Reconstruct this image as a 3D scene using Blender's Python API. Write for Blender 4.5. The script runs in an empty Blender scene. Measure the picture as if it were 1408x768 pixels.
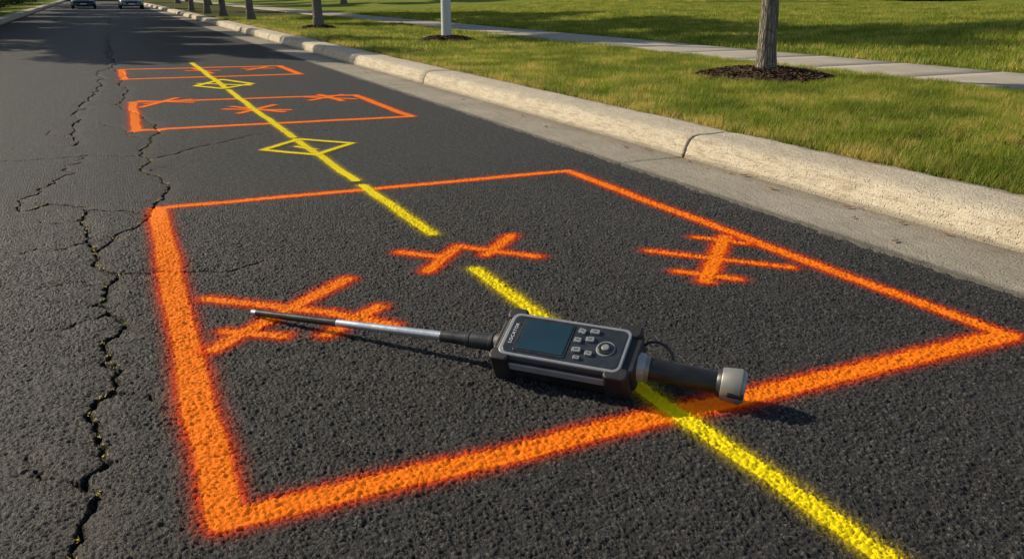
import bpy, bmesh, math, random
import numpy as np
from mathutils import Vector, Matrix
random.seed(7); rng=np.random.default_rng(11)
sc=bpy.context.scene
COL=sc.collection

# ------------------------------------------------------------------ helpers
def link(o,parent=None):
    COL.objects.link(o)
    if parent is not None: o.parent=parent
    return o
def empty(name,loc=(0,0,0),rz=0):
    e=bpy.data.objects.new(name,None); e.location=loc; e.rotation_euler=(0,0,rz); e.empty_display_size=.2
    return link(e)
def npmesh(name,verts,faces,mat=None,smooth=False,attrs=None,parent=None):
    verts=np.asarray(verts,dtype=np.float32); faces=np.asarray(faces,dtype=np.int32)
    m=bpy.data.meshes.new(name); n=len(verts); k=faces.shape[1]; f=len(faces)
    m.vertices.add(n); m.vertices.foreach_set('co',verts.ravel())
    m.loops.add(f*k); m.loops.foreach_set('vertex_index',faces.ravel())
    m.polygons.add(f); m.polygons.foreach_set('loop_start',np.arange(0,f*k,k,dtype=np.int32))
    m.update(calc_edges=True)
    if smooth: m.polygons.foreach_set('use_smooth',np.ones(f,dtype=bool))
    if attrs:
        for an,av in attrs.items():
            a=m.attributes.new(an,'FLOAT','POINT'); a.data.foreach_set('value',np.asarray(av,dtype=np.float32))
    if mat: m.materials.append(mat)
    o=bpy.data.objects.new(name,m)
    return link(o,parent)
def grid(xs,ys):
    X,Y=np.meshgrid(xs,ys); nx=len(xs); ny=len(ys)
    i=np.arange(nx-1)[None,:]+nx*np.arange(ny-1)[:,None]; i=i.ravel()
    F=np.stack([i,i+1,i+1+nx,i+nx],1)
    return X.ravel(),Y.ravel(),F
def segdist(X,Y,a,b):
    ax,ay=a;bx,by=b;dx,dy=bx-ax,by-ay;L=dx*dx+dy*dy+1e-12
    t=np.clip(((X-ax)*dx+(Y-ay)*dy)/L,0,1)
    return np.hypot(X-ax-t*dx,Y-ay-t*dy),t
def vnoise(X,Y,s,seed=0):
    r=np.random.default_rng(seed); T=r.random((64,64))
    x=X*s;y=Y*s;xi=np.floor(x).astype(int);yi=np.floor(y).astype(int);fx=x-xi;fy=y-yi
    fx=fx*fx*(3-2*fx);fy=fy*fy*(3-2*fy)
    g=lambda a,b:T[a%64,b%64]
    return (g(xi,yi)*(1-fx)+g(xi+1,yi)*fx)*(1-fy)+(g(xi,yi+1)*(1-fx)+g(xi+1,yi+1)*fx)*fy
def worley(X,Y,s,seed=0):
    r=np.random.default_rng(seed); T=r.random((256,256,3)); x=X*s;y=Y*s;xi=np.floor(x).astype(int);yi=np.floor(y).astype(int)
    f1=np.full(X.shape,9.);f2=np.full(X.shape,9.);idv=np.zeros(X.shape)
    for a in (-1,0,1):
        for b in (-1,0,1):
            c=T[(xi+a)%256,(yi+b)%256]; d=np.hypot(xi+a+c[:,0]-x,yi+b+c[:,1]-y)
            n=d<f1; f2=np.where(n,f1,np.minimum(f2,d)); idv=np.where(n,c[:,2],idv); f1=np.where(n,d,f1)
    return f1,f2,idv

class NT:
    def __init__(s,name,dim='3D'):
        s.m=bpy.data.materials.new(name); s.m.use_nodes=True; s.t=s.m.node_tree; s.t.nodes.clear()
        s.out=s.n('ShaderNodeOutputMaterial'); s.dim=dim
    def n(s,typ,**kw):
        nd=s.t.nodes.new(typ)
        for k,v in kw.items(): setattr(nd,k,v)
        return nd
    def l(s,a,b): s.t.links.new(a,b)
    def setin(s,sock,v):
        if isinstance(v,bpy.types.NodeSocket): s.l(v,sock)
        else: sock.default_value=v
    def math(s,op,a,b=None,c=None,clamp=False):
        nd=s.n('ShaderNodeMath',operation=op,use_clamp=clamp)
        s.setin(nd.inputs[0],a)
        if b is not None: s.setin(nd.inputs[1],b)
        if c is not None: s.setin(nd.inputs[2],c)
        return nd.outputs[0]
    def vmath(s,op,a,b=None):
        nd=s.n('ShaderNodeVectorMath',operation=op); s.setin(nd.inputs[0],a)
        if b is not None: s.setin(nd.inputs[1],b)
        return nd.outputs[0]
    def mr(s,v,a,b,c=0.,d=1.,smooth=False):
        nd=s.n('ShaderNodeMapRange'); nd.interpolation_type='SMOOTHSTEP' if smooth else 'LINEAR'; nd.clamp=True
        s.setin(nd.inputs['Value'],v)
        for k,x in zip(('From Min','From Max','To Min','To Max'),(a,b,c,d)): s.setin(nd.inputs[k],x)
        return nd.outputs[0]
    def noise(s,vec,scale,detail=3,rough=.55,col=False):
        nd=s.n('ShaderNodeTexNoise',noise_dimensions=s.dim); s.setin(nd.inputs['Vector'],vec)
        nd.inputs['Scale'].default_value=scale; nd.inputs['Detail'].default_value=detail; nd.inputs['Roughness'].default_value=rough
        return nd.outputs['Color' if col else 'Fac']
    def vor(s,vec,scale,feature='F1',out='Distance'):
        nd=s.n('ShaderNodeTexVoronoi',feature=feature,voronoi_dimensions=s.dim); s.setin(nd.inputs['Vector'],vec); nd.inputs['Scale'].default_value=scale
        return nd.outputs[out]
    def mix(s,f,a,b,blend='MIX'):
        nd=s.n('ShaderNodeMix',data_type='RGBA',blend_type=blend); s.setin(nd.inputs[0],f)
        for i,x in ((6,a),(7,b)):
            if isinstance(x,tuple) and len(x)==3: x=x+(1,)
            s.setin(nd.inputs[i],x)
        return nd.outputs[2]
    def pos(s): return s.n('ShaderNodeNewGeometry').outputs['Position']
    def obj(s): return s.n('ShaderNodeTexCoord').outputs['Object']
    def attr(s,a): return s.n('ShaderNodeAttribute',attribute_name=a).outputs['Fac']
    def bump(s,h,strength=1.,dist=.01):
        nd=s.n('ShaderNodeBump'); s.setin(nd.inputs['Strength'],strength); s.setin(nd.inputs['Distance'],dist); s.setin(nd.inputs['Height'],h)
        return nd.outputs[0]
    def bsdf(s,color,rough=.7,metal=0.,spec=.5,normal=None,out=True,**kw):
        nd=s.n('ShaderNodeBsdfPrincipled')
        if isinstance(color,tuple) and len(color)==3: color=color+(1,)
        s.setin(nd.inputs['Base Color'],color); s.setin(nd.inputs['Roughness'],rough); s.setin(nd.inputs['Metallic'],metal)
        s.setin(nd.inputs['Specular IOR Level'],spec)
        if normal is not None: s.l(normal,nd.inputs['Normal'])
        for k,v in kw.items(): s.setin(nd.inputs[k],v)
        if out: s.l(nd.outputs[0],s.out.inputs['Surface'])
        return nd.outputs[0]

# relief shared by road + paint. nearby the lumps are real geometry (attr cav = height 0..1, rel = 1)
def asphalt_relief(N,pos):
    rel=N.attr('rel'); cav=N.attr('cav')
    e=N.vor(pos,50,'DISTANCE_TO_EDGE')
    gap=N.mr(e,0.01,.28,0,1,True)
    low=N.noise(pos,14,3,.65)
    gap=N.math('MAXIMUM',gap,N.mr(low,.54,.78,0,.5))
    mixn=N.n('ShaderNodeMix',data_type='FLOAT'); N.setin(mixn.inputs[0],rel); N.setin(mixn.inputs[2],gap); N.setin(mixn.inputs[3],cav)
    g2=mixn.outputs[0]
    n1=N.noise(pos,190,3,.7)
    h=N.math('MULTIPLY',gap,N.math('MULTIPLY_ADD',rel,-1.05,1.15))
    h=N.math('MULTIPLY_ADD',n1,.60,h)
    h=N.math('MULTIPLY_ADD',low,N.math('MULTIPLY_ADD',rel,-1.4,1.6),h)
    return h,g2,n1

def mat_asphalt():
    N=NT('asphalt','2D'); pos=N.pos()
    h,gap,n1=asphalt_relief(N,pos)
    rel=N.attr('rel'); cd=N.attr('crack')
    xyz=N.n('ShaderNodeSeparateXYZ'); N.l(pos,xyz.inputs[0])
    big=N.noise(pos,.45,3,.6); mid=N.noise(pos,3.2,4,.6); mot=N.noise(pos,24,4,.75)
    base=N.mix(N.mr(big,.3,.7),(.036,.0355,.036),(.062,.060,.059))
    base=N.mix(N.mr(mid,.35,.7,0,.6),base,(.046,.042,.038))
    cell=N.vor(pos,150,'F1','Color'); sep=N.n('ShaderNodeSeparateColor'); N.l(cell,sep.inputs[0])
    st=N.mr(sep.outputs[0],.76,1.0,0,1)
    base=N.mix(N.math('MULTIPLY',st,.70),base,(.24,.22,.20))
    dk=N.mr(sep.outputs[1],.0,.4,.5,0)
    base=N.mix(dk,base,(.014,.014,.014))
    base=N.mix(N.mr(gap,.68,1.0,0,.45),base,(.135,.128,.117))
    base=N.mix(N.mr(gap,.05,.70,.90,0),base,(.005,.005,.0055))  # crevice shade painted into the colour: gaps between lumps go near-black
    # coarse aggregate mottling (stone clusters / binder-rich patches)
    far=N.math('SUBTRACT',1.0,rel)
    base=N.mix(N.math('MULTIPLY',N.mr(mot,.52,.70,0,.55),far),base,(.14,.135,.125))
    base=N.mix(N.math('MULTIPLY',N.mr(mot,.30,.46,.75,0),far),base,(.012,.012,.013))
    left=N.mr(N.math('ADD',xyz.outputs[0],N.math('MULTIPLY',mid,.25)),-.12,.12,1,0,True)
    base=N.mix(N.math('MULTIPLY',left,.22),base,(.060,.059,.060))
    wob=N.math('ADD',cd,N.math('MULTIPLY',N.math('SUBTRACT',mid,.5),.20))
    dust=N.mr(wob,.0,.14,.42,0,True)
    base=N.mix(dust,base,(.085,.066,.050))
    wav=N.noise(N.vmath('MULTIPLY',pos,(1.3,.03,1)),1,2)
    base=N.mix(N.mr(wav,.5,.75,0,.25),base,(.07,.07,.071))
    fn=N.noise(pos,85,3,.75)
    cn=N.math('ADD',cd,N.math('MULTIPLY',N.math('SUBTRACT',fn,.5),.032))
    core=N.mr(cn,-.003,.004,1,0,True)
    deb=N.mr(N.noise(pos,48,2),.57,.64,0,.6)
    corec=N.mix(deb,(.003,.0028,.0025),(.13,.095,.035))
    base=N.mix(core,base,corec)
    hh=N.math('SUBTRACT',h,N.math('MULTIPLY',core,1.1))
    nrm=N.bump(hh,N.math('MULTIPLY_ADD',left,-.1,1.0),.018)
    rough=N.mr(n1,.3,.7,.50,.75)
    N.bsdf(base,rough,spec=.32,normal=nrm)
    return N.m

def mat_paint(name,col,col2,halo_w,halo_a,glow):
    N=NT(name,'2D'); pos=N.pos()
    h,gap,n1=asphalt_relief(N,pos)
    d=N.attr('d')
    nf=N.noise(pos,150,3,.8); nm=N.noise(pos,20,2,.6)
    m=N.math('ADD',d,N.math('MULTIPLY',N.math('SUBTRACT',nf,.5),.020))
    m=N.math('ADD',m,N.math('MULTIPLY',N.math('SUBTRACT',nm,.5),.008))
    m=N.math('ADD',m,N.math('MULTIPLY',N.math('SUBTRACT',.7,gap),.008))
    solid=N.mr(m,-.0025,.0025,1,0,True)
    pit=N.mr(N.math('ADD',gap,N.math('MULTIPLY',nf,.4)),.14,.40,.60,0)
    hole=N.mr(n1,.66,.78,0,.3)
    solid=N.math('MULTIPLY',solid,N.math('SUBTRACT',1.0,N.math('MAXIMUM',pit,hole)))
    fall=N.math('POWER',N.mr(d,0,halo_w,1,0),2.0)
    spk=N.mr(N.math('ADD',nf,N.math('MULTIPLY',fall,.30)),.60,.72,0,1)
    spk=N.math('MULTIPLY',N.math('MULTIPLY',spk,N.mr(d,0,halo_w*1.2,1,0)),halo_a)
    hal=N.math('MULTIPLY',N.math('MULTIPLY',fall,halo_a*.34),N.mr(gap,.1,.8,.10,1))
    a=N.math('MAXIMUM',solid,N.math('MAXIMUM',hal,N.math('MULTIPLY',spk,N.mr(gap,.05,.6,.2,1))),clamp=True)
    c=N.mix(N.mr(d,-.006,.010),col,col2)
    c=N.mix(N.mr(nf,.58,.8,0,.25),c,tuple(x*.7 for x in col2))
    nrm=N.bump(h,.6,.010)
    b=N.bsdf(c,.7,spec=.10,normal=nrm,out=False,**{'Emission Color':c,'Emission Strength':glow}) # emission added to brighten the paint, its shaded parts too
    tr=N.n('ShaderNodeBsdfTransparent'); mx=N.n('ShaderNodeMixShader')
    N.l(a,mx.inputs[0]); N.l(tr.outputs[0],mx.inputs[1]); N.l(b,mx.inputs[2]); N.l(mx.outputs[0],N.out.inputs['Surface'])
    return N.m

def mat_concrete(name,c1,c2,stain=.5,bs=.5,grime=False):
    N=NT(name); pos=N.pos()
    big=N.noise(pos,1.3,3,.65); fine=N.noise(pos,80,3,.75); mid=N.noise(N.vmath('MULTIPLY',pos,(3,1,3)),6,3,.65)
    c=N.mix(N.mr(big,.3,.7),c1,c2)
    c=N.mix(N.mr(mid,.50,.75,0,stain),c,tuple(x*.5 for x in c1))
    sp=N.vor(pos,130,'F1','Color'); s=N.n('ShaderNodeSeparateColor'); N.l(sp,s.inputs[0])
    c=N.mix(N.mr(s.outputs[0],.78,1,0,.50),c,tuple(x*.35 for x in c1))
    c=N.mix(N.mr(fine,.55,.75,0,.35),c,tuple(x*.5 for x in c1))
    xyz=N.n('ShaderNodeSeparateXYZ'); N.l(pos,xyz.inputs[0])
    if grime=='gutter':
        g=N.mr(N.math('ADD',xyz.outputs[0],N.math('MULTIPLY',big,-.25)),4.12,4.5,0,.55,True)
        c=N.mix(g,c,(.12,.10,.075))
        g2=N.mr(N.math('ADD',xyz.outputs[0],N.math('MULTIPLY',fine,.12)),3.92,3.99,.75,0,True)
        c=N.mix(g2,c,(.06,.056,.05))
    if grime=='curb':
        wv=N.vmath('MULTIPLY',pos,(1,1.1,11))
        st=N.noise(wv,4,4,.65)
        face=N.mr(xyz.outputs[0],4.60,4.68,1,.2)
        c=N.mix(N.math('MULTIPLY',N.mr(st,.50,.62,0,.42),face),c,(.27,.195,.12))
        lowz=N.mr(N.math('ADD',xyz.outputs[2],N.math('MULTIPLY',big,-.05)),-.01,.03,.5,0,True)
        c=N.mix(lowz,c,(.14,.115,.085))
        bk=N.mr(N.math('ADD',xyz.outputs[0],N.math('MULTIPLY',mid,.12)),5.08,5.16,0,.6)
        c=N.mix(bk,c,(.16,.12,.06))
    h=N.math('ADD',N.math('MULTIPLY',fine,.7),N.math('MULTIPLY',mid,1.2))
    pit=N.mr(N.vor(pos,38,'F1'),.08,.28,0,.6)
    h=N.math('ADD',h,pit)
    N.bsdf(c,.88,spec=.2,normal=N.bump(h,bs,.014))
    return N.m

def simple(name,col,rough=.5,metal=0.,bs=0,scale=300,spec=.5,var=.15,**kw):
    N=NT(name); pos=N.obj()
    n=N.noise(pos,scale,2); n2=N.noise(pos,14,3,.7)
    c=N.mix(N.mr(n2,.3,.75,0,1),col,tuple(min(1,x*(1+var*2)+var*.02) for x in col))
    r=N.mr(n2,.3,.7,max(0,rough-.07),min(1,rough+.1))
    N.bsdf(c,r,metal,spec,N.bump(n,bs,.001) if bs else None,**kw)
    return N.m

def mat_grass(name,g1,g2,dry,tl=.45,dryb=0.0):
    N=NT(name,'2D'); geo=N.n('ShaderNodeNewGeometry'); pos=geo.outputs['Position']
    r=geo.outputs['Random Per Island']
    big=N.noise(pos,.9,2,.6); mid=N.noise(pos,4.5,2,.6)
    c=N.mix(r,g1,g2)
    xyz=N.n('ShaderNodeSeparateXYZ'); N.l(pos,xyz.inputs[0])
    edge=N.mr(xyz.outputs[0],5.1,5.6,.38,0)
    t=N.math('ADD',N.math('MULTIPLY',N.math('SUBTRACT',mid,.5),1.9),N.math('MULTIPLY',N.math('SUBTRACT',big,.5),1.4))
    t=N.math('ADD',N.math('ADD',t,edge),N.math('MULTIPLY_ADD',r,.55,-.14+dryb))
    c=N.mix(N.mr(t,.15,.60,0,.85),c,dry)
    c=N.mix(N.mr(big,.35,.6,.50,0),c,tuple(x*.45 for x in g1))
    b=N.bsdf(c,.5,spec=.3,out=False)
    tr=N.n('ShaderNodeBsdfTranslucent'); N.l(c,tr.inputs[0])
    mx=N.n('ShaderNodeMixShader'); mx.inputs[0].default_value=tl
    N.l(b,mx.inputs[1]); N.l(tr.outputs[0],mx.inputs[2]); N.l(mx.outputs[0],N.out.inputs['Surface'])
    return N.m

M={}
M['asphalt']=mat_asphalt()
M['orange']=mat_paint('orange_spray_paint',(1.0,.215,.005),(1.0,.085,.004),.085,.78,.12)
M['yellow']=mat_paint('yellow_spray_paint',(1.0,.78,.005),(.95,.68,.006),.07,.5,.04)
M['curb']=mat_concrete('curb_concrete',(.60,.505,.365),(.70,.62,.475),.20,1.,'curb')
M['gutter']=mat_concrete('gutter_concrete',(.34,.30,.23),(.45,.395,.315),.35,.7,'gutter')
M['walk']=mat_concrete('sidewalk_concrete',(.46,.395,.31),(.54,.48,.385),.25,.4)
M['blade']=mat_grass('grass_blades',(.13,.225,.014),(.52,.55,.05),(.72,.54,.15),.5)
M['leaf']=mat_grass('tree_leaves',(.035,.075,.012),(.07,.12,.02),(.10,.12,.02),.35,-.3)
def mat_turf(name,c1,c2,c3):
    N=NT(name,'2D'); pos=N.pos()
    a=N.noise(pos,60,4,.75); b=N.noise(pos,2.0,3,.6); c=N.noise(pos,.35,3,.6)
    col=N.mix(N.mr(a,.3,.7),c1,c2); col=N.mix(N.mr(b,.45,.75,0,.6),col,c3); col=N.mix(N.mr(c,.35,.65,.35,0),col,c1)
    N.bsdf(col,.9,spec=.1,normal=N.bump(a,1.,.04)); return N.m
M['turf']=mat_turf('turf_soil',(.045,.055,.012),(.14,.15,.03),(.22,.17,.06))
M['farturf']=mat_turf('turf_far',(.11,.17,.016),(.34,.38,.04),(.42,.36,.08))
def mat_mulch():
    N=NT('mulch'); pos=N.pos(); r=N.n('ShaderNodeNewGeometry').outputs['Random Per Island']
    a=N.noise(pos,40,3,.7)
    c=N.mix(r,(.040,.024,.014),(.24,.15,.09)); c=N.mix(N.math('MULTIPLY',a,.4),c,(.02,.012,.008))
    N.bsdf(c,.9,spec=.15,normal=N.bump(a,1.,.02)); return N.m
M['mulch']=mat_mulch()
def mat_bark():
    N=NT('bark'); pos=N.obj()
    v=N.vmath('MULTIPLY',pos,(1,1,.18)); a=N.noise(v,34,4,.7); b=N.noise(pos,3,3); f=N.vor(v,26,'DISTANCE_TO_EDGE')
    c=N.mix(N.mr(a,.3,.7),(.13,.11,.088),(.42,.36,.29)); c=N.mix(N.mr(b,.5,.7,0,.4),c,(.28,.27,.22))
    c=N.mix(N.mr(f,0,.12,.6,0),c,(.05,.04,.03))
    N.bsdf(c,.9,spec=.2,normal=N.bump(N.math('ADD',a,N.mr(f,0,.2)),1.,.02)); return N.m
M['bark']=mat_bark()

# ------------------------------------------------------------------ cracks
def fractal(pts,rough=.16,it=4,seed=1):
    r=random.Random(seed); pts=[tuple(p) for p in pts]
    for k in range(it):
        out=[pts[0]]
        for a,b in zip(pts,pts[1:]):
            L=math.hypot(b[0]-a[0],b[1]-a[1])
            if L>.025:
                o=r.uniform(-1,1)*rough*min(L,.8); nx,ny=-(b[1]-a[1])/L,(b[0]-a[0])/L
                out.append(((a[0]+b[0])/2+nx*o,(a[1]+b[1])/2+ny*o))
            out.append(b)
        pts=out
    return pts
cr1=[(-.34,.7),(-.31,1.2),(-.28,1.8),(-.26,2.15),(-.24,2.29),(-.21,2.38),(-.23,2.55),(-.18,2.77),(-.15,3.16),(-.16,3.60),(-.14,4.05),(-.14,4.38),(-.09,4.67),(-.20,5.16),(-.25,5.60),(-.24,6.24),(-.36,6.46),(-.50,6.59),(-.66,6.41)]
cracks=[(fractal(cr1,.20,5,3),.0095,.010),
 (fractal([(-.66,6.41),(-.62,6.90),(-.47,7.31),(-.34,7.68),(-.29,8.37)],.2,4,5),.009,.006),
 (fractal([(-.20,5.16),(-.06,5.55),(.12,5.87),(.25,6.38),(.23,7.28),(.17,8.31),(.30,9.21),(.33,10.6),(.11,12.56),(.16,20),(.10,27),(.3,40),(.4,61)],.12,6,7),.009,.012),
 (fractal([(-.09,4.67),(.13,4.62),(.39,4.49),(.64,4.58)],.14,5,9),.009,.0055),
 (fractal([(-.39,9.07),(-.39,11.26),(-.15,14.44),(.07,19.0),(.1,27)],.12,6,11),.011,.014),
 (fractal([(-1.0,8.49),(-.26,8.47),(.30,8.09),(1.0,8.75),(1.47,9.13),(2.12,8.98)],.10,5,13),.010,.007),
 (fractal([(-.15,4.1),(-.28,4.0),(-.33,3.85)],.2,4,15),.006,.003),
 (fractal([(-.15,3.2),(-.02,3.1),(.03,2.95)],.2,4,16),.005,.002),
 (fractal([(-.23,2.5),(-.34,2.62),(-.40,2.8)],.2,4,18),.005,.002),
 (fractal([(-.23,5.4),(-.36,5.3),(-.5,5.38),(-.58,5.3)],.2,4,21),.006,.002),
 (fractal([(-.12,4.5),(-.25,4.62),(-.38,4.6)],.2,4,22),.005,.002),
 (fractal([(.22,7.5),(.36,7.62),(.5,7.58)],.2,4,23),.006,.003),
 (fractal([(-.25,6.0),(-.40,5.95),(-.52,6.05)],.2,4,24),.006,.003),
 (fractal([(-.39,9.6),(-.55,9.8),(-.62,10.2)],.2,4,25),.007,.004),
 (fractal([(.30,9.21),(.1,9.9),(-.1,10.4),(-.38,10.7)],.2,5,26),.007,.005),
 (fractal([(-.24,6.24),(-.05,6.15),(.12,5.87)],.2,4,17),.007,.005)]
STEP=.0056
xs=np.concatenate([np.linspace(-3.9,-1.05,20),np.arange(-1.0,3.872,STEP),[3.88]])
yy=[.92]
while yy[-1]<230:
    y=yy[-1]; d=STEP if y<4.8 else STEP*(y/4.8)**2.0
    if y<19.5: d=min(d,.07)
    yy.append(y+min(d,3.))
ys=np.concatenate([np.linspace(-8,.8,14),yy])
dyv=np.gradient(ys)
X,Y,Fc=grid(xs,ys)
NX=len(xs); DY=np.repeat(dyv,NX)
cd=np.full(X.shape,1.0)
for pts,w0,w1 in cracks:
    n=len(pts)-1
    for i in range(n):
        a,b=pts[i],pts[i+1]; pad=.22
        r0=np.searchsorted(ys,min(a[1],b[1])-pad); r1=np.searchsorted(ys,max(a[1],b[1])+pad)
        c0=np.searchsorted(xs,min(a[0],b[0])-pad); c1=np.searchsorted(xs,max(a[0],b[0])+pad)
        if r1<=r0 or c1<=c0: continue
        s=(np.arange(r0,r1)[:,None]*NX+np.arange(c0,c1)[None,:]).ravel()
        d,t=segdist(X[s],Y[s],a,b); w=w0+(w1-w0)*(i/n)+.0035*math.sin(i*.9)
        cd[s]=np.minimum(cd[s],d-w)
rel=np.clip((.0125-DY)/(.0125-.0062),0,1)*np.clip((X+1.0)/.12,0,1)*np.clip((3.86-X)/.06,0,1)*np.clip((Y-.92)/.05,0,1)
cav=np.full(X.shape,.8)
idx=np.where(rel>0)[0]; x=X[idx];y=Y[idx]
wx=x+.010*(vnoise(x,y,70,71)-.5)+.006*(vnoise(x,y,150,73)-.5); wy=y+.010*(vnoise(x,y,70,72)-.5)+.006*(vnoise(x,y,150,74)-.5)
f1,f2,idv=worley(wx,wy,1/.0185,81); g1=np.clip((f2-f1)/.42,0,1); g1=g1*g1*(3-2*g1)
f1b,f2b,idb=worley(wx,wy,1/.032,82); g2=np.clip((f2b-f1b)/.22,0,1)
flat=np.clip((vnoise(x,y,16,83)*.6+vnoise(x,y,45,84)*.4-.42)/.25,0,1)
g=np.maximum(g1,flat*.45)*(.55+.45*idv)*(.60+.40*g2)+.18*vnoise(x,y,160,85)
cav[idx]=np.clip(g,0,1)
leftf=np.clip(.5-(X+.12)/.3,0,1)
Z=-.024*np.clip((-cd)/.008,0,1)-.007*np.clip(1-cd/.08,0,1)*(cd<.08)+.004*(vnoise(X,Y,.9,4)-.5)
Z=Z+rel*(1-.2*leftf)*((cav-.8)*.0105+.003*(vnoise(X,Y,30,86)-.5))
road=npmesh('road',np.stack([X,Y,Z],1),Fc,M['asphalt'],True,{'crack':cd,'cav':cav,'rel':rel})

# ------------------------------------------------------------------ spray-painted markings (thin coats following the road relief)
def paint(name,strokes,mat,z,halo=.105):
    P=np.array([p for s in strokes for p in s[:2]])
    c0=max(0,np.searchsorted(xs,P[:,0].min()-halo-.08)); c1=np.searchsorted(xs,P[:,0].max()+halo+.08)
    r0=max(0,np.searchsorted(ys,P[:,1].min()-halo-.08)-1); r1=np.searchsorted(ys,P[:,1].max()+halo+.08)+1
    S=(np.arange(r0,r1)[:,None]*NX+np.arange(c0,c1)[None,:]); nx=S.shape[1]; ny=S.shape[0]; S=S.ravel()
    x=X[S];y=Y[S]; D=np.full(x.shape,9.)
    wx=(vnoise(x,y,3.1,5)-.5)*.02; wy=(vnoise(x,y,3.1,6)-.5)*.02
    for a,b,hw in strokes:
        d,t=segdist(x+wx,y+wy,a,b); D=np.minimum(D,d-hw)
    i=(np.arange(nx-1)[None,:]+nx*np.arange(ny-1)[:,None]).ravel(); F=np.stack([i,i+1,i+1+nx,i+nx],1)
    Fk=F[D[F].min(1)<halo]; used=np.unique(Fk); mp=np.full(len(x),-1); mp[used]=np.arange(len(used)); u=S[used]
    return npmesh(name,np.stack([X[u],Y[u],Z[u]+z],1),mp[Fk],mat,True,{'d':D[used],'cav':cav[u],'rel':rel[u]})
def rect(c,hw): return [(c[i],c[(i+1)%4],hw[i]) for i in range(4)]
O,YL=M['orange'],M['yellow']
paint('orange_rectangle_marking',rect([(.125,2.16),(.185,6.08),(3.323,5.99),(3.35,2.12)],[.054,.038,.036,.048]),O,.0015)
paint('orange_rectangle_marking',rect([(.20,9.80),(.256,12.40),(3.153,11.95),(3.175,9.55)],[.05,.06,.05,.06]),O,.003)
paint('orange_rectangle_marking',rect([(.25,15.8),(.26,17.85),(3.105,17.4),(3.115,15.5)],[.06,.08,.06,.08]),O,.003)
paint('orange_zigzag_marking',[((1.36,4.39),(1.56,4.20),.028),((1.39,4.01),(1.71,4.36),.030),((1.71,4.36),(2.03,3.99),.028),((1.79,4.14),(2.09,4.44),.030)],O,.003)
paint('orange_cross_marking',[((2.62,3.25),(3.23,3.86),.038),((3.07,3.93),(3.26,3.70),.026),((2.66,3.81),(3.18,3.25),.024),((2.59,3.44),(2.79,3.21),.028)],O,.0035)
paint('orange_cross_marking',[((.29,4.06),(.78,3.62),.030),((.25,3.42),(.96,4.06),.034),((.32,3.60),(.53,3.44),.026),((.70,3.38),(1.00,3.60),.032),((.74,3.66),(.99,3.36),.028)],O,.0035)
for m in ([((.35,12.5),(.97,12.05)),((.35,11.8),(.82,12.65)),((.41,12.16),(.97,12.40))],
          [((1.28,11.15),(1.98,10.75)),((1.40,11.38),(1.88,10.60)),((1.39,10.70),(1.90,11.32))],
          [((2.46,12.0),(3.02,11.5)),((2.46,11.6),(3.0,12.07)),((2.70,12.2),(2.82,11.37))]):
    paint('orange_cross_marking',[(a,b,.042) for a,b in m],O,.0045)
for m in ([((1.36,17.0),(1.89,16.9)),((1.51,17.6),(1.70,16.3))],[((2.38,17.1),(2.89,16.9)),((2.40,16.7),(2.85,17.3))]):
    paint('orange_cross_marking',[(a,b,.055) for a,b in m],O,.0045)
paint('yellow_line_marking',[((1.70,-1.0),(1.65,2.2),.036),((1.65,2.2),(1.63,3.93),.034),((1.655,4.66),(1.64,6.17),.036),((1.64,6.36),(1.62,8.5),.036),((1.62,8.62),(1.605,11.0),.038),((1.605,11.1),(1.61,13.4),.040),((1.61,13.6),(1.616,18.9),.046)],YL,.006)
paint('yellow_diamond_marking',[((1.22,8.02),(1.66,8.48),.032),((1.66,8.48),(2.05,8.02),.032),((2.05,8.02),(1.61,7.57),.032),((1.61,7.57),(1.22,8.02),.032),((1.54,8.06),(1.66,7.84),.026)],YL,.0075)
paint('yellow_diamond_marking',[((1.23,14.14),(1.72,15.05),.05),((1.72,15.05),(2.06,14.12),.05),((2.06,14.12),(1.55,13.6),.05),((1.55,13.6),(1.23,14.14),.05),((1.3,14.5),(2.0,13.9),.045)],YL,.0075)

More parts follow.
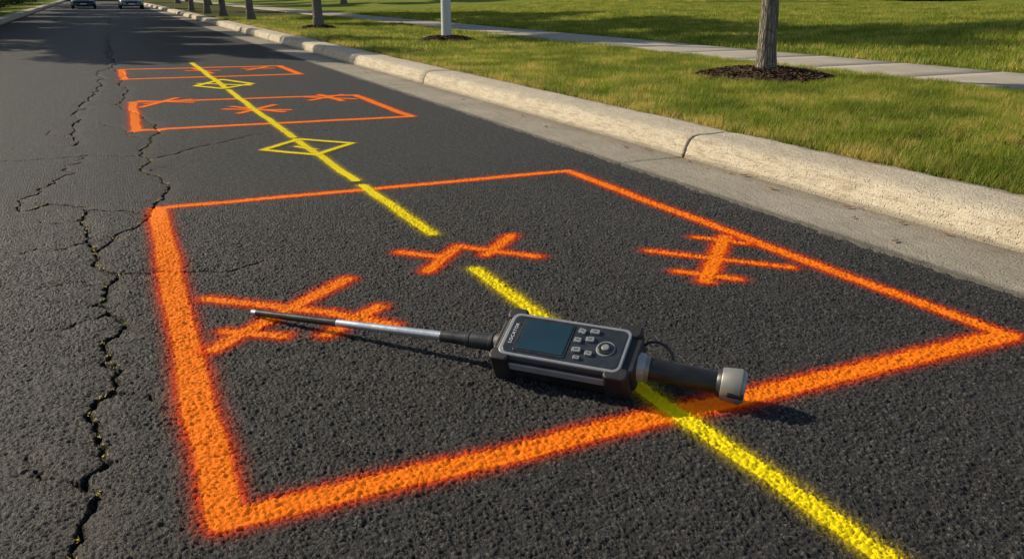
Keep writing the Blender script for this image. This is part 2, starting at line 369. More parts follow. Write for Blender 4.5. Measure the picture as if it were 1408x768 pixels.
# ------------------------------------------------------------------ gutter + kerb
def strip(name,prof,y0,y1,dy,mat,noise=.0,gap=.012,joints=None,parent=None,mirror=None):
    js=[y0]+[j for j in (joints or []) if y0<j<y1]+[y1]
    V=[];Fl=[];PX=np.array([p[0] for p in prof]);PZ=np.array([p[1] for p in prof]); n=len(prof)
    for a,b in zip(js,js[1:]):
        step=dy if b<16 or dy>.3 else .3
        yy=np.arange(a+gap/2,b-gap/2,step); yy=np.append(yy,b-gap/2)
        yy=np.concatenate([[yy[0],yy[0]+.012],yy[1:-1][(yy[1:-1]>yy[0]+.02)&(yy[1:-1]<yy[-1]-.02)],[yy[-1]-.012,yy[-1]]])
        base=sum(len(v) for v in V)
        XX=np.repeat(PX[None,:],len(yy),0);ZZ=np.repeat(PZ[None,:],len(yy),0);YY=np.repeat(yy[:,None],n,1)
        if noise:
            k=(vnoise(YY*1+XX*9,ZZ*9+YY*.3,4.,21)-.5)*noise+(vnoise(YY,XX*3+ZZ*5,17.,22)-.5)*noise*.8+(vnoise(YY+XX*2,ZZ*7,1.1,23)-.5)*noise
            XX=XX+k*(ZZ>.01); ZZ=ZZ+k*.6*(ZZ>.01)
        for r in (0,-1): ZZ[r]=np.where(ZZ[r]>.02,ZZ[r]-.012,ZZ[r]); XX[r]=np.where((PX<PX.mean())&(PZ>.01),XX[r]+.010,XX[r])
        V.append(np.stack([XX.ravel(),YY.ravel(),ZZ.ravel()],1))
        i=np.arange(n-1)[None,:]+n*np.arange(len(yy)-1)[:,None]; i=i.ravel()
        Fl.append(np.stack([i,i+n,i+n+1,i+1],1)+base)
        for r in (0,len(yy)-1):
            o=base+r*n
            cap=[[o+k,o+k+1,o+n-2-k,o+n-1-k] for k in range((n-1)//2) if o+k+1<o+n-2-k]
            if cap: Fl.append(np.array(cap))
    V=np.concatenate(V);Fl=np.concatenate(Fl)
    if mirror is not None: V[:,0]=mirror-V[:,0]; Fl=Fl[:,::-1]
    return npmesh(name,V,Fl,mat,True,parent=parent)
J=[6.05+6.9*k for k in range(-2,32)]
prof=[(4.52,-.06),(4.52,.0),(4.532,.04),(4.545,.075),(4.558,.105),(4.572,.14),(4.592,.166),(4.63,.186),(4.70,.194),(4.78,.197),(4.86,.198),(4.94,.198),(5.02,.196),(5.10,.190),(5.13,.17),(5.13,-.06)]
strip('curb',prof,-8,220,.03,M['curb'],.016,.022,J)
gy=np.concatenate([np.arange(-8,14,.02),np.arange(14,221,1.0)])
gx=np.array([3.84,3.86,3.88,3.95,4.1,4.3,4.45,4.53]); X_,Y_,Fc_=grid(gx,gy)
q=X_<3.87; X2=X_+q*(.035*(vnoise(Y_,Y_*0,6.,31)-.5)+.03*(vnoise(Y_,Y_*0,30.,33)-.5))
Zg=.010+.0*X_-.012*np.isclose(X_,3.84)
for j in J: Zg=Zg-.012*np.exp(-((Y_-j)/.02)**2)
npmesh('gutter',np.stack([X2,Y_,Zg-.003*np.cos((X_-3.84)/.68*6.28)],1),Fc_,M['gutter'],True)
strip('curb',prof,-8,220,.5,M['curb'],.01,.016,J,mirror=.62)

# ------------------------------------------------------------------ ground, lawns, sidewalk
g=npmesh('ground',[(-900,-700,-.12),(900,-700,-.12),(900,1100,-.12),(-900,1100,-.12)],[(0,1,2,3)],M['farturf'])
GX,GY,Fg=grid(np.linspace(5.125,10.6,45),np.concatenate([np.arange(-8,30,.15),np.arange(30,221,1.5)]))
npmesh('lawn',np.stack([GX,GY,.175+.03*(vnoise(GX,GY,1.5,41)-.5)*(GX>5.2)],1),Fg,M['turf'],True)
def fz(X,Y):
    t=np.clip((X-13)/16,0,1); return .19+t*t*(3-2*t)*(.35+.5*vnoise(X,Y,.09,44))
GX,GY,Fg=grid(np.linspace(12.78,120,220),np.arange(-10,221,1.0))
npmesh('lawn',np.stack([GX,GY,fz(GX,GY)],1),Fg,M['farturf'],True)
GX,GY,Fg=grid(np.linspace(-120,-4.50,120),np.arange(-10,221,1.5))
npmesh('lawn',np.stack([GX,GY,.185+.4*np.clip((-GX-8)/20,0,1)],1),Fg,M['farturf'],True)
strip('sidewalk',[(10.55,-.05),(10.55,.185),(10.58,.20),(11.2,.202),(12.1,.202),(12.77,.20),(12.80,.185),(12.80,-.05)],-8,220,.5,M['walk'],.0,.02,[1.4+1.9*k for k in range(-4,115)])

POLE=(8.1,21.2)
def blades(n,x0,x1,y0,y1,hmin,hmax,w,seed,zf=None,excl=()):
    r=np.random.default_rng(seed)
    x=r.uniform(x0,x1,n);y=r.uniform(y0,y1,n)
    k=vnoise(x,y,7.,seed+1)*.6+vnoise(x,y,2.2,seed+2)*.4
    keep=r.random(n)<(.30+1.15*k)
    for ex,ey,er in excl: keep&=np.hypot(x-ex,y-ey)>er*(.92+.16*vnoise(x*1.,y*1.,3.,9))
    x=x[keep];y=y[keep];k=k[keep];n=len(x)
    h=r.uniform(hmin,hmax,n)*(.45+1.0*k); a=r.uniform(0,6.283,n); l=r.uniform(.15,1.0,n)*h
    tx=x+np.cos(a)*l;ty=y+np.sin(a)*l; b=a+1.57+r.uniform(-.6,.6,n)
    z=zf(x,y) if zf else np.zeros(n)
    wx=np.cos(b)*w*r.uniform(.6,1.3,n);wy=np.sin(b)*w*r.uniform(.6,1.3,n)
    V=np.empty((n,3,3)); V[:,0]=np.stack([x-wx,y-wy,z-.01],1);V[:,1]=np.stack([x+wx,y+wy,z-.01],1);V[:,2]=np.stack([tx,ty,z+h],1)
    return V.reshape(-1,3),np.arange(3*n).reshape(-1,3)
zs=lambda x,y:.175+.03*(vnoise(x,y,1.5,41)-.5)*(x>5.2)
EX=[(9.0,10.16,1.05),(8.1,21.2,.8),(6.75,29.9,.7)]
V,Fb=blades(400000,5.10,10.62,1.5,17,.04,.10,.0038,51,zs,EX)
npmesh('grass',V,Fb,M['blade'])
V,Fb=blades(130000,5.10,10.62,17,45,.05,.11,.007,52,zs,EX)
npmesh('grass',V,Fb,M['blade'])
far=empty('grass'); 
V,Fb=blades(8000,0,4,0,4,.05,.13,.009,61)
pm=None
for i in range(8):
    for j in range(12):
        x0=12.85+i*4;y0=3+j*4
        if pm is None:
            o=npmesh('grass_patch',V,Fb,M['blade'],parent=far); pm=o.data
        else:
            o=link(bpy.data.objects.new('grass_patch',pm),far)
        zz=fz(np.array([x0,x0+4.]),np.array([y0+2.,y0+2.])); o.location=(x0,y0,zz[0]); o.rotation_euler=(0,-math.atan2(zz[1]-zz[0],4),0)

# ------------------------------------------------------------------ mulch
def mulch(x,y,R,seed):
    p=empty('mulch_bed',(0,0,0)); r=np.random.default_rng(seed)
    n=48; rr=np.linspace(0,1,12); V=[];Fm=[]
    for i,q in enumerate(rr):
        for k in range(n):
            a=k/n*6.283; R2=R*(1+.10*math.sin(3*a+seed)+.05*math.sin(7*a)); 
            V.append((x+math.cos(a)*q*R2,y+math.sin(a)*q*R2,.165+.13*(1-q**2.2)+.02*r.random()*(q<1)-(.03 if q==1 else 0)))
    for i in range(11):
        for k in range(n): Fm.append((i*n+k,(i+1)*n+k,(i+1)*n+(k+1)%n,i*n+(k+1)%n))
    npmesh('mound',V,Fm,M['mulch'],False,parent=p)
    m=int(4200*R*R); a=r.uniform(0,6.283,m); q=np.sqrt(r.random(m))*1.03
    cx=x+np.cos(a)*q*R;cy=y+np.sin(a)*q*R;cz=.178+.13*(1-np.clip(q,0,1)**2.2)+r.uniform(0,.02,m)
    L=r.uniform(.015,.05,m);W=r.uniform(.005,.014,m);b=r.uniform(0,6.283,m);tz=r.uniform(-.4,.4,m)
    dx,dy,dz=np.cos(b)*L,np.sin(b)*L,tz*L; ex,ey,ez=-np.sin(b)*W,np.cos(b)*W,r.uniform(-.6,.6,m)*W
    C=np.stack([cx,cy,cz],1);Dv=np.stack([dx,dy,dz],1);E=np.stack([ex,ey,ez],1)
    V=np.stack([C-Dv-E,C+Dv-E,C+Dv+E,C-Dv+E],1).reshape(-1,3)
    npmesh('bark_chips',V,np.arange(4*m).reshape(-1,4),M['mulch'],parent=p)
mulch(9.0,10.16,1.05,3); mulch(8.1,21.2,.8,5); mulch(6.75,29.9,.7,6)

# ------------------------------------------------------------------ trees
def tube(path,radii,n=14,jit=.0,seed=0):
    r=random.Random(seed); V=[];Fm=[]
    for i,(p,rad) in enumerate(zip(path,radii)):
        d=(Vector(path[min(i+1,len(path)-1)])-Vector(path[max(i-1,0)])).normalized()
        u=d.orthogonal().normalized() if i==0 else (u-d*u.dot(d)).normalized(); v=d.cross(u)
        for k in range(n):
            a=k/n*6.2832; q=rad*(1+jit*r.uniform(-1,1)); w=Vector(p)+(u*math.cos(a)+v*math.sin(a))*q; V.append(tuple(w))
    for i in range(len(path)-1):
        for k in range(n): Fm.append((i*n+k,i*n+(k+1)%n,(i+1)*n+(k+1)%n,(i+1)*n+k))
    return V,Fm
def tree_meshes(seed,H,R,tr,nl):
    r=random.Random(seed); rn=np.random.default_rng(seed)
    V=[];Fm=[]
    def add(v,f):
        o=len(V);V.extend(v);Fm.extend([tuple(i+o for i in q) for q in f])
    tp=[];rad=[];N=22
    for i in range(N+1):
        t=i/N; z=-.08+t*H*.8; tp.append((.035*math.sin(3*t+seed)+.05*t*H*.25,.04*math.sin(4*t+seed*2),z)); rad.append(tr*(1-.72*t)*(1+.55*math.exp(-max(0,z)/.09)))
    add(*tube(tp,rad,20,.035,seed))
    ends=[]
    for b in range(11):
        t=.42+.56*b/11; i=int(t*N); s=Vector(tp[i]); a=b*2.4+r.uniform(-.4,.4); L=R*(1.0-.45*(t-.4))*r.uniform(.75,1.05); up=r.uniform(.35,.8)
        pts=[];rd=[]
        for k in range(6):
            q=k/5; pts.append(tuple(s+Vector((math.cos(a)*L*q,math.sin(a)*L*q,up*L*q*(1-.25*q)+.05*math.sin(5*q+b))))); rd.append(tr*.36*(1-t*.5)*(1-.85*q)+.006)
        add(*tube(pts,rd,7,.05,seed+b)); ends+= [Vector(pts[3]),Vector(pts[4]),Vector(pts[5])]
    ends.append(Vector(tp[-1])); ends.append(Vector(tp[-4]))
    per=nl//len(ends); Ls=[]
    for e in ends:
        c=np.array(e); s=R*r.uniform(.20,.36); g=rn.normal(0,1,(per,3)); g/= (np.linalg.norm(g,axis=1)[:,None]+1e-6); g*= (rn.random((per,1))**.45)*s; g[:,2]*=.75
        Ls.append(c+g)
    C=np.concatenate(Ls);m=len(C); A=rn.normal(0,1,(m,3));A/=np.linalg.norm(A,axis=1)[:,None];B=rn.normal(0,1,(m,3));B-=A*(A*B).sum(1)[:,None];B/=np.linalg.norm(B,axis=1)[:,None]
    l=rn.uniform(.06,.12,(m,1))*max(1,R/2.2); LV=np.stack([C-A*l,C+B*l*.45,C+A*l,C-B*l*.45],1).reshape(-1,3)
    return (np.array(V),np.array(Fm)),(LV,np.arange(4*m).reshape(-1,4))
PRO={}
def tree(name,x,y,kind,rz=0,z=.17,s=1.):
    e=empty(name,(x,y,z),rz); e.scale=(s,s,s)
    if kind not in PRO:
        seed,H,R,tr,nl=kind; (tv,tf),(lv,lf)=tree_meshes(seed,H,R,tr,nl)
        a=npmesh('trunk',tv,tf,M['bark'],True,parent=e); b=npmesh('crown',lv,lf,M['leaf'],parent=e); PRO[kind]=(a.data,b.data)
    else:
        a,b=PRO[kind]; link(bpy.data.objects.new('trunk',a),e); link(bpy.data.objects.new('crown',b),e)
K1=(3,6.5,1.9,.150,12000);K2=(5,8.0,3.0,.17,15000);K3=(8,9.5,3.8,.24,22000);K4=(6,12.5,4.2,.17,26000)
TREES=[(9.00,10.16,K1),(6.75,29.9,K4),(6.0,39.5,K4),(5.75,46.5,K2),(5.7,53,K4),(5.7,62,K2)]
for i,(x,y,k) in enumerate(TREES): tree('street_tree',x,y,k,rz=i*1.3,z=.19)
for i,(x,y,s) in enumerate([(-8.2,36,1.15),(-7.5,43,.9),(-7,52,1.0),(-7.2,60,1.1),(-6.8,70,1.),(-7,82,1.1),(-7.4,96,1.1),(-12,48,1.2),(-13,66,1.2),(-11,108,1.3),(-7,120,1.2)]):
    tree('shade_tree',x,y,K3,rz=i*1.9,s=s)
for i,(x,y,s) in enumerate([(19,74,1.1),(36,72,1.2),(9,82,1.0),(7.5,96,1.),(10,112,1.2),(25,92,1.3)]):
    tree('shade_tree',x,y,K3,rz=i*2.3,z=.3,s=s)

def leafmass(name,boxes,n,size,seed,mat):
    r=np.random.default_rng(seed);Cs=[]
    vol=sum(b[3]*b[4] for b in boxes)
    for (x,y,z,sx,sy,sz) in boxes:
        m=int(n*sx*sy/vol); k=r.uniform(-1,1,(m,3)); d=np.max(np.abs(k),1)[:,None]; k=k/np.maximum(d,.01)*(r.uniform(.75,1.05,(m,1)))
        k*=1+.12*np.sin(k[:,[1,2,0]]*9+seed); Cs.append(np.stack([x+k[:,0]*sx,y+k[:,1]*sy,z+k[:,2]*sz],1))
    C=np.concatenate(Cs);m=len(C);A=r.normal(0,1,(m,3));A/=np.linalg.norm(A,axis=1)[:,None];B=r.normal(0,1,(m,3));B-=A*(A*B).sum(1)[:,None];B/=np.linalg.norm(B,axis=1)[:,None]
    l=r.uniform(.6,1.2,(m,1))*size
    npmesh(name,np.stack([C-A*l,C+B*l*.5,C+A*l,C-B*l*.5],1).reshape(-1,3),np.arange(4*m).reshape(-1,4),mat)
rr=random.Random(4)
leafmass('hedge',[(x,54+rr.uniform(-1.5,1.5)-.62*(x-50),1.2,rr.uniform(2,3),1.4,rr.uniform(.9,1.4)) for x in np.arange(44,90,3.6)],60000,.16,3,M['leaf'])
leafmass('hedge',[(-8-rr.uniform(0,3),y,1.0,1.6,2.6,rr.uniform(.9,1.3)) for y in np.arange(56,150,5)],40000,.16,5,M['leaf'])
leafmass('distant_trees',[(x,165+rr.uniform(-10,10),4.5,7,5,rr.uniform(4,7)) for x in np.arange(-90,160,10)],90000,.5,7,M['leaf'])

# ------------------------------------------------------------------ street lamp
M['steel']=simple('galvanised_steel',(.55,.56,.57),.5,.25,.3,200,var=.1)
def addobj(name,V,Fm,mat,parent=None,smooth=True):
    m=bpy.data.meshes.new(name); m.from_pydata([tuple(v) for v in V],[],[tuple(f) for f in Fm]); m.materials.append(mat)
    if smooth:
        for p in m.polygons: p.use_smooth=True
    return link(bpy.data.objects.new(name,m),parent)
lp=empty('street_lamp',(POLE[0],POLE[1],.17))
v,f=tube([(0,0,0),(0,0,.5),(0,0,3.5),(0,0,7.6)],[.135,.130,.11,.07],24); addobj('pole',v,f,M['steel'],lp)
v,f=tube([(0,0,.0),(0,0,.12),(0,0,.1201),(0,0,.1202)],[.165,.16,.15,.10],24); addobj('base_cover',v,f,M['steel'],lp)
v,f=tube([(0,0,7.3),(-.6,0,7.9),(-1.6,0,8.15),(-2.4,0,8.2)],[.05,.045,.04,.035],12); addobj('arm',v,f,M['steel'],lp)
bm=bmesh.new(); bmesh.ops.create_cube(bm,size=1,matrix=Matrix.Translation((-2.7,0,8.2))@Matrix.Diagonal((.7,.3,.12,1))); bmesh.ops.bevel(bm,geom=bm.edges[:],offset=.04,segments=3,affect='EDGES')
m=bpy.data.meshes.new('lamp_head'); bm.to_mesh(m); bm.free(); m.materials.append(M['steel']); link(bpy.data.objects.new('lamp_head',m),lp)

# ------------------------------------------------------------------ cars far down the street
M['glass']=simple('car_glass',(.02,.025,.03),.08,0,var=.02); M['tyre']=simple('tyre_rubber',(.02,.02,.02),.8); M['lamp']=simple('lamp_glass',(.75,.75,.72),.15); M['chrome']=simple('chrome',(.6,.6,.6),.2,1.)
def car(x,y,rz,paintc,nm):
    e=empty('car',(x,y,.01),rz); pm=simple('car_paint_'+nm,paintc,.25,.3,var=.03,**{'Coat Weight':.8})
    S=[(-2.25,.72,.32,.58,.62,.62),(-2.15,.84,.22,.66,.72,.72),(-1.6,.90,.20,.78,.86,.76),(-1.0,.91,.20,.86,.95,.74),(-.35,.91,.20,.90,1.40,.60),(.3,.91,.20,.92,1.47,.60),(1.1,.91,.20,.93,1.43,.59),(1.8,.89,.22,.92,1.02,.70),(2.2,.84,.28,.85,.94,.66),(2.28,.74,.36,.62,.66,.60)]
    V=[];Fm=[];n=12
    for (yy,hw,zl,zs_,zt,th) in S:
        pr=[(-hw*.9,zl),(-hw,zl+.12),(-hw,zs_-.12),(-hw*.97,zs_),(-th,zt-.03),(-th*.85,zt)]
        pr=pr+[(-a,b) for a,b in reversed(pr)]
        V+=[(a,yy,b) for a,b in pr]
    for i in range(len(S)-1):
        for k in range(n): Fm.append((i*n+k,i*n+(k+1)%n,(i+1)*n+(k+1)%n,(i+1)*n+k))
    Fm.append(tuple(range(n))); Fm.append(tuple(reversed(range((len(S)-1)*n,len(S)*n))))
    o=addobj('body',V,Fm,pm,e)
    md=o.modifiers.new('s','SUBSURF'); md.levels=2; md.render_levels=2
    def quad(nm_,pts,mat): addobj(nm_,pts,[(0,1,2,3)],mat,e,False)
    quad('windscreen',[(-.66,-.99,.985),(.66,-.99,.985),(.53,-.44,1.375),(-.53,-.44,1.375)],M['glass'])
    quad('rear_window',[(.62,1.75,1.09),(-.62,1.75,1.09),(-.52,1.18,1.42),(.52,1.18,1.42)],M['glass'])
    for sx in (-1,1):
        quad('side_window',[(sx*.875,-.75,.95),(sx*.875,1.45,.97),(sx*.64,1.0,1.38),(sx*.64,-.3,1.36)],M['glass'])
        bm=bmesh.new()
        bmesh.ops.create_uvsphere(bm,u_segments=16,v_segments=8,radius=1,matrix=Matrix.Translation((sx*.64,-2.12,.66))@Matrix.Diagonal((.16,.10,.07,1)))
        mm=bpy.data.meshes.new('headlight'); bm.to_mesh(mm); bm.free(); mm.materials.append(M['lamp']); link(bpy.data.objects.new('headlight',mm),e)
        for wy in (-1.4,1.4):
            v,f=tube([(sx*.72,wy,.32),(sx*.74,wy,.32),(sx*.90,wy,.32),(sx*.92,wy,.32)],[.28,.32,.32,.28],24); f.append(tuple(range(24)));f.append(tuple(range(72,96))); addobj('wheel',v,f,M['tyre'],e,False)
            v,f=tube([(sx*.90,wy,.32),(sx*.93,wy,.32)],[.2,.19],20); f.append(tuple(range(20,40))); addobj('hubcap',v,f,M['chrome'],e,False)
        quad('mirror',[(sx*.92,-.75,.95),(sx*1.08,-.72,.95),(sx*1.08,-.72,1.08),(sx*.92,-.75,1.08)],pm)
    quad('grille',[(-.42,-2.285,.42),(.42,-2.285,.42),(.42,-2.27,.58),(-.42,-2.27,.58)],M['tyre'])
    quad('number_plate',[(-.25,-2.30,.36),(.25,-2.30,.36),(.25,-2.30,.45),(-.25,-2.30,.45)],M['lamp'])
car(-.95,82,0,(.05,.07,.10),'dark'); car(2.6,80,0,(.25,.28,.32),'silver')

# ------------------------------------------------------------------ the cable locator
M['rub']=simple('black_rubber',(.014,.014,.015),.50,0,.5,700,var=.3)
M['blk']=simple('black_plastic',(.018,.019,.020),.35,0,.25,900,var=.3)
M['panel']=simple('panel_plastic',(.022,.027,.034),.32,0,.15,900,var=.3)
M['silver']=simple('silver_plastic',(.31,.32,.33),.40,.25,.15,900,var=.1)
M['alu']=simple('aluminium_tube',(.62,.64,.67),.33,.75,.1,500,var=.05)
M['warm']=simple('nickel_cap',(.27,.26,.235),.42,.4,.1,500,var=.1)
M['btn']=simple('button_rubber',(.25,.26,.27),.45,0,.2,500)
def mat_screen():
    N=NT('screen_glass'); p=N.obj(); n=N.noise(p,5,2)
    c=N.mix(n,(.014,.040,.062),(.024,.062,.088)); N.bsdf(c,.10,spec=.6); return N.m
M['scr']=mat_screen()
M['white']=simple('white_print',(.75,.75,.75),.5)
dev=empty('cable_locator',(1.432,2.551,0),math.radians(-48.3))
tilt=bpy.data.objects.new('display_head',None); link(tilt,dev); tilt.location=(0,0,.107); tilt.rotation_euler=(math.radians(27),0,0)
def prism(name,L,W,T,r,bev,mat,loc=(0,0,0),par=tilt,seg=6,taper=0,rz=0):
    bm=bmesh.new(); vs=[]
    for cx,cy,a0 in ((L/2-r,W/2-r,0),(-L/2+r,W/2-r,90),(-L/2+r,-W/2+r,180),(L/2-r,-W/2+r,270)):
        for k in range(seg+1):
            a=math.radians(a0+90*k/seg); vs.append(bm.verts.new((cx+r*math.cos(a),cy+r*math.sin(a),-T/2)))
    fb=bm.faces.new(list(reversed(vs)))
    ret=bmesh.ops.extrude_face_region(bm,geom=[fb]); 
    nv=[v for v in ret['geom'] if isinstance(v,bmesh.types.BMVert)]
    for v in nv: v.co.z+=T
    if taper:
        for v in bm.verts:
            if v.co.z<0: v.co.x*=1-taper; v.co.y*=1-taper
    bmesh.ops.recalc_face_normals(bm,faces=bm.faces[:])
    if bev:
        es=[e for e in bm.edges if abs(e.verts[0].co.z-e.verts[1].co.z)<1e-6 and len(e.link_faces)==2]
        bmesh.ops.bevel(bm,geom=es,offset=bev,segments=3,affect='EDGES',profile=.5)
    m=bpy.data.meshes.new(name); bm.to_mesh(m); bm.free(); m.materials.append(mat)
    for p in m.polygons: p.use_smooth=True
    o=bpy.data.objects.new(name,m); link(o,par); o.location=loc; o.rotation_euler=(0,0,rz)
    md=o.modifiers.new('w','WEIGHTED_NORMAL')
    return o
T=.115
prism('housing',.515,.230,T,.040,.012,M['rub'],(0,0,-.002))
prism('side_band',.42,.243,.034,.03,.004,M['silver'],(-.01,0,.014))
prism('battery_housing',.34,.16,.05,.03,.012,M['rub'],(.0,.01,-.075),taper=.1)
for sx,cx,l in ((-1,-.228,.080),(1,.224,.092)):
    for sy in (-1,1):
        prism('corner_bumper',l,.056,T+.012,.020,.009,M['rub'],(cx,sy*.104,.0))
prism('end_bumper',.03,.15,T*.9,.012,.006,M['rub'],(-.255,0,0)); prism('end_bumper',.04,.17,T*.95,.02,.008,M['rub'],(.262,0,-.002))
zt=T/2-.002
prism('bezel',.478,.210,.014,.030,.004,M['silver'],(-.002,0,zt+.002))
prism('faceplate',.452,.186,.010,.024,.003,M['panel'],(-.002,0,zt+.006))
prism('screen_frame',.206,.166,.006,.010,.002,M['blk'],(-.082,0,zt+.0105))
prism('screen',.184,.146,.004,.006,.0012,M['scr'],(-.080,0,zt+.0135))
for bx,by,w,h,rz in ((.052,.057,.028,.022,-.2),(.100,.064,.036,.020,.0),(.047,.012,.028,.022,0),(.092,.024,.032,.022,.1),(.055,-.034,.034,.022,.1),(.104,-.042,.028,.020,0),(.066,-.070,.026,.016,0)):
    prism('button',w,h,.012,.005,.002,M['btn'],(bx,by,zt+.013),rz=rz)
    prism('button_mark',w*.4,.003,.001,.001,.0,M['blk'],(bx,by,zt+.0195),rz=rz)
def cyl(name,a,b,r0,r1,mat,par=dev,n=32,bev=.0):
    a=Vector(a);b=Vector(b);d=(b-a); L=d.length; q=[(0,max(r0-bev,.001)),(bev,r0),(L-bev,r1),(L,max(r1-bev,.001))] if bev else [(0,r0),(L,r1)]
    d.normalize(); v,f=tube([tuple(a+d*t) for t,_ in q],[r for _,r in q],n)
    f.append(tuple(reversed(range(n)))); f.append(tuple(range((len(q)-1)*n,len(q)*n)))
    o=addobj(name,v,f,mat,par); o.modifiers.new('e','EDGE_SPLIT').split_angle=math.radians(40); return o
dx,dy=.160,-.006
cyl('dial_ring',(dx,dy,zt+.008),(dx,dy,zt+.014),.036,.036,M['btn'],tilt,bev=.002)
cyl('dial',(dx,dy,zt+.012),(dx,dy,zt+.019),.030,.028,M['blk'],tilt,bev=.002)
cyl('dial_button',(dx,dy,zt+.018),(dx,dy,zt+.024),.015,.014,M['silver'],tilt,bev=.002)
tc=bpy.data.curves.new('label','FONT'); tc.body='LOCATOR'; tc.size=.019; tc.extrude=.0004; tc.align_x='CENTER'; tc.align_y='CENTER'; tc.space_character=1.2
to=bpy.data.objects.new('label',tc); link(to,tilt); to.location=(-.206,0,zt+.0115); to.rotation_euler=(0,0,math.radians(90)); tc.materials.append(M['white'])
A=Vector((-1.534,.050,.020)); Bd=Vector((-.255,0,.100))
P=lambda t:A.lerp(Bd,t)
cyl('wand_tip',P(0),P(.022),.0125,.0135,M['alu'],bev=.002)
cyl('wand_lower',P(.022),P(.36),.0155,.0165,M['blk'],bev=.002)
cyl('wand_collar',P(.355),P(.37),.0185,.0185,M['blk'],bev=.002)
cyl('wand_tube',P(.36),P(.785),.0165,.0190,M['alu'])
cyl('wand_socket',P(.775),P(.87),.023,.028,M['blk'],bev=.003)
cyl('wand_ring',P(.868),P(.885),.033,.033,M['blk'],bev=.003)
cyl('wand_grip',P(.885),P(.955),.033,.036,M['blk'],bev=.003)
cyl('wand_ring',P(.953),P(.968),.041,.041,M['rub'],bev=.003)
cyl('wand_mount',P(.966),P(1.01),.038,.046,M['rub'],bev=.003)
C0=Vector((.265,.0,.098)); C1=Vector((.655,.042,.067)); Q=lambda t:C0.lerp(C1,t)
cyl('neck',Q(0),Q(.10),.060,.050,M['silver'],bev=.006)
cyl('neck_ring',Q(.09),Q(.14),.046,.044,M['warm'],bev=.003)
cyl('handle_grip',Q(.13),Q(.76),.045,.042,M['blk'],bev=.004)
cyl('end_collar',Q(.745),Q(.79),.048,.054,M['blk'],bev=.003)
cyl('end_cap',Q(.785),Q(.97),.059,.065,M['warm'],bev=.004)
cyl('end_cap_rim',Q(.965),Q(1.0),.061,.056,M['silver'],bev=.003)
cyl('end_cap_latch',Q(.86)+Vector((0,-.052,-.01)),Q(1.005)+Vector((0,-.054,-.01)),.013,.013,M['blk'],bev=.003)
cu=bpy.data.curves.new('cable','CURVE'); cu.dimensions='3D'; cu.bevel_depth=.0055; cu.resolution_u=12; sp=cu.splines.new('BEZIER'); pts=[(.25,.07,.12),(.30,.09,.165),(.37,.07,.155),(.405,.02,.105)]
sp.bezier_points.add(3)
for bp,p in zip(sp.bezier_points,pts): bp.co=p; bp.handle_left_type=bp.handle_right_type='AUTO'
cu.materials.append(M['rub']); link(bpy.data.objects.new('cable',cu),dev)

# ------------------------------------------------------------------ leaves and weeds
M['dead']=simple('dead_leaf',(.26,.12,.045),.7,var=.5)
r=random.Random(5); V=[];Fm=[]
spots=[(4.418,4.048),(4.447,3.303),(4.42,5.31),(4.34,4.71),(4.30,6.65),(4.04,3.32)]
spots+=[(r.uniform(4.2,4.5),r.uniform(2,30)) for _ in range(30)]+[(r.uniform(5.2,10),r.uniform(3,20)) for _ in range(40)]+[(r.uniform(.5,3.9),r.uniform(2,25)) for _ in range(5)]
for x,y in spots:
    a=r.uniform(0,6.28);s=r.uniform(.014,.032); z=.22 if x>5 else .016; c,sn=math.cos(a),math.sin(a); o=len(V)
    for px,py,pz in ((-1.3,0,.3),(-.5,.55,0.5),(.5,.5,.1),(1.4,0,.6),(.5,-.5,.2),(-.5,-.55,.6)): V.append((x+(px*c-py*sn)*s,y+(px*sn+py*c)*s,z+pz*s*.8))
    Fm.append((o,o+1,o+2,o+3));Fm.append((o,o+3,o+4,o+5))
addobj('fallen_leaves',V,Fm,M['dead'],None,False)
rn=np.random.default_rng(8); Vs=[]
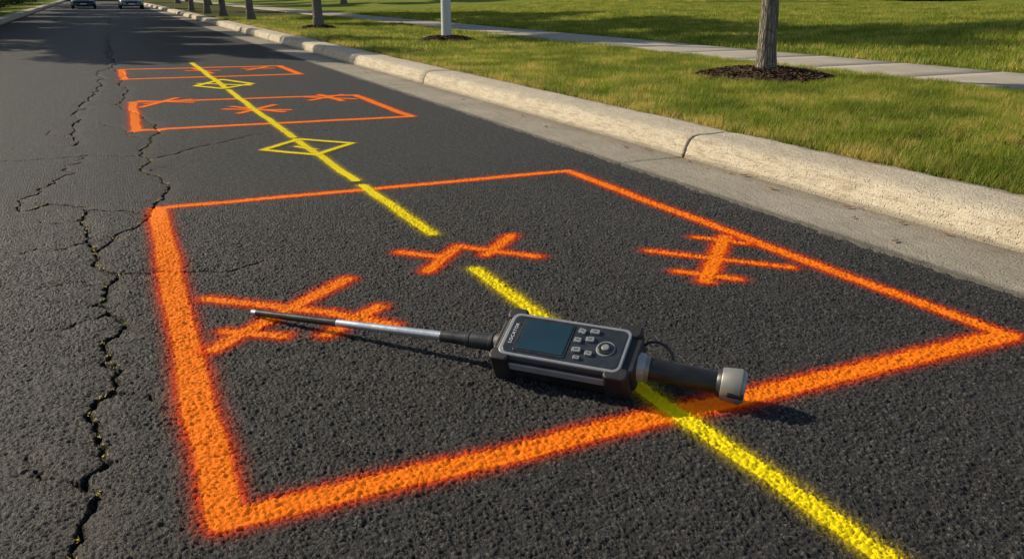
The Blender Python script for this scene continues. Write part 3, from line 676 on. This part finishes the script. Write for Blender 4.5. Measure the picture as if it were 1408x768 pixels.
def tuft(x,y,n,R,h):
    global Vs
    for _ in range(n):
        a=rn.uniform(0,6.28);q=abs(rn.normal(0,R));bx,by=x+math.cos(a)*q,y+math.sin(a)*q; b=rn.uniform(0,6.28);l=rn.uniform(.3,1)*h;w=.002
        Vs+= [(bx-w,by-w*.5,0),(bx+w,by+w*.5,0),(bx+math.cos(b)*l,by+math.sin(b)*l,rn.uniform(.4,1)*h)]
for x,y,n in ((4.13,5.92,40),(4.145,5.57,40),(3.88,6.75,30),(3.87,3.0,30),(3.88,4.2,16),(4.5,6.05,30),(4.5,2.6,12)): tuft(x,y,n,.03,.03)
for pts,_,_ in cracks[:3]:
    for p in pts[::5]:
        if p[1]<14 and rn.random()<.5: tuft(p[0],p[1],4,.010,.012)
Vs=np.array(Vs); npmesh('weeds',Vs,np.arange(len(Vs)).reshape(-1,3),M['blade'])

# ------------------------------------------------------------------ light
el=math.radians(27); az=math.atan2(-.62,.785)
to_sun=Vector((math.sin(az)*math.cos(el),math.cos(az)*math.cos(el),math.sin(el)))
L=bpy.data.lights.new('sun','SUN'); L.energy=5.0; L.angle=math.radians(.5); L.color=(1,.88,.68)
lo=bpy.data.objects.new('sun',L); lo.rotation_euler=(-to_sun).to_track_quat('-Z','Y').to_euler(); link(lo)
w=bpy.data.worlds.new('World'); sc.world=w; w.use_nodes=True; nt=w.node_tree
bg=nt.nodes.get('Background') or nt.nodes.new('ShaderNodeBackground')
sky=nt.nodes.new('ShaderNodeTexSky'); sky.sky_type='NISHITA'; sky.sun_disc=False; sky.sun_elevation=el; sky.sun_rotation=az
nt.links.new(sky.outputs[0],bg.inputs[0]); bg.inputs[1].default_value=.10
cam=bpy.data.cameras.new('camera'); cam.sensor_width=36; cam.lens=1155/1408*36; cam.clip_end=3000; cam.clip_start=.05
co=bpy.data.objects.new('camera',cam); co.location=(0,0,1.4); co.rotation_euler=(math.radians(90)-math.atan(396/1155),0,math.radians(-25.2)); link(co); sc.camera=co
sc.view_settings.view_transform='Standard'; sc.view_settings.look='None'; sc.view_settings.exposure=0
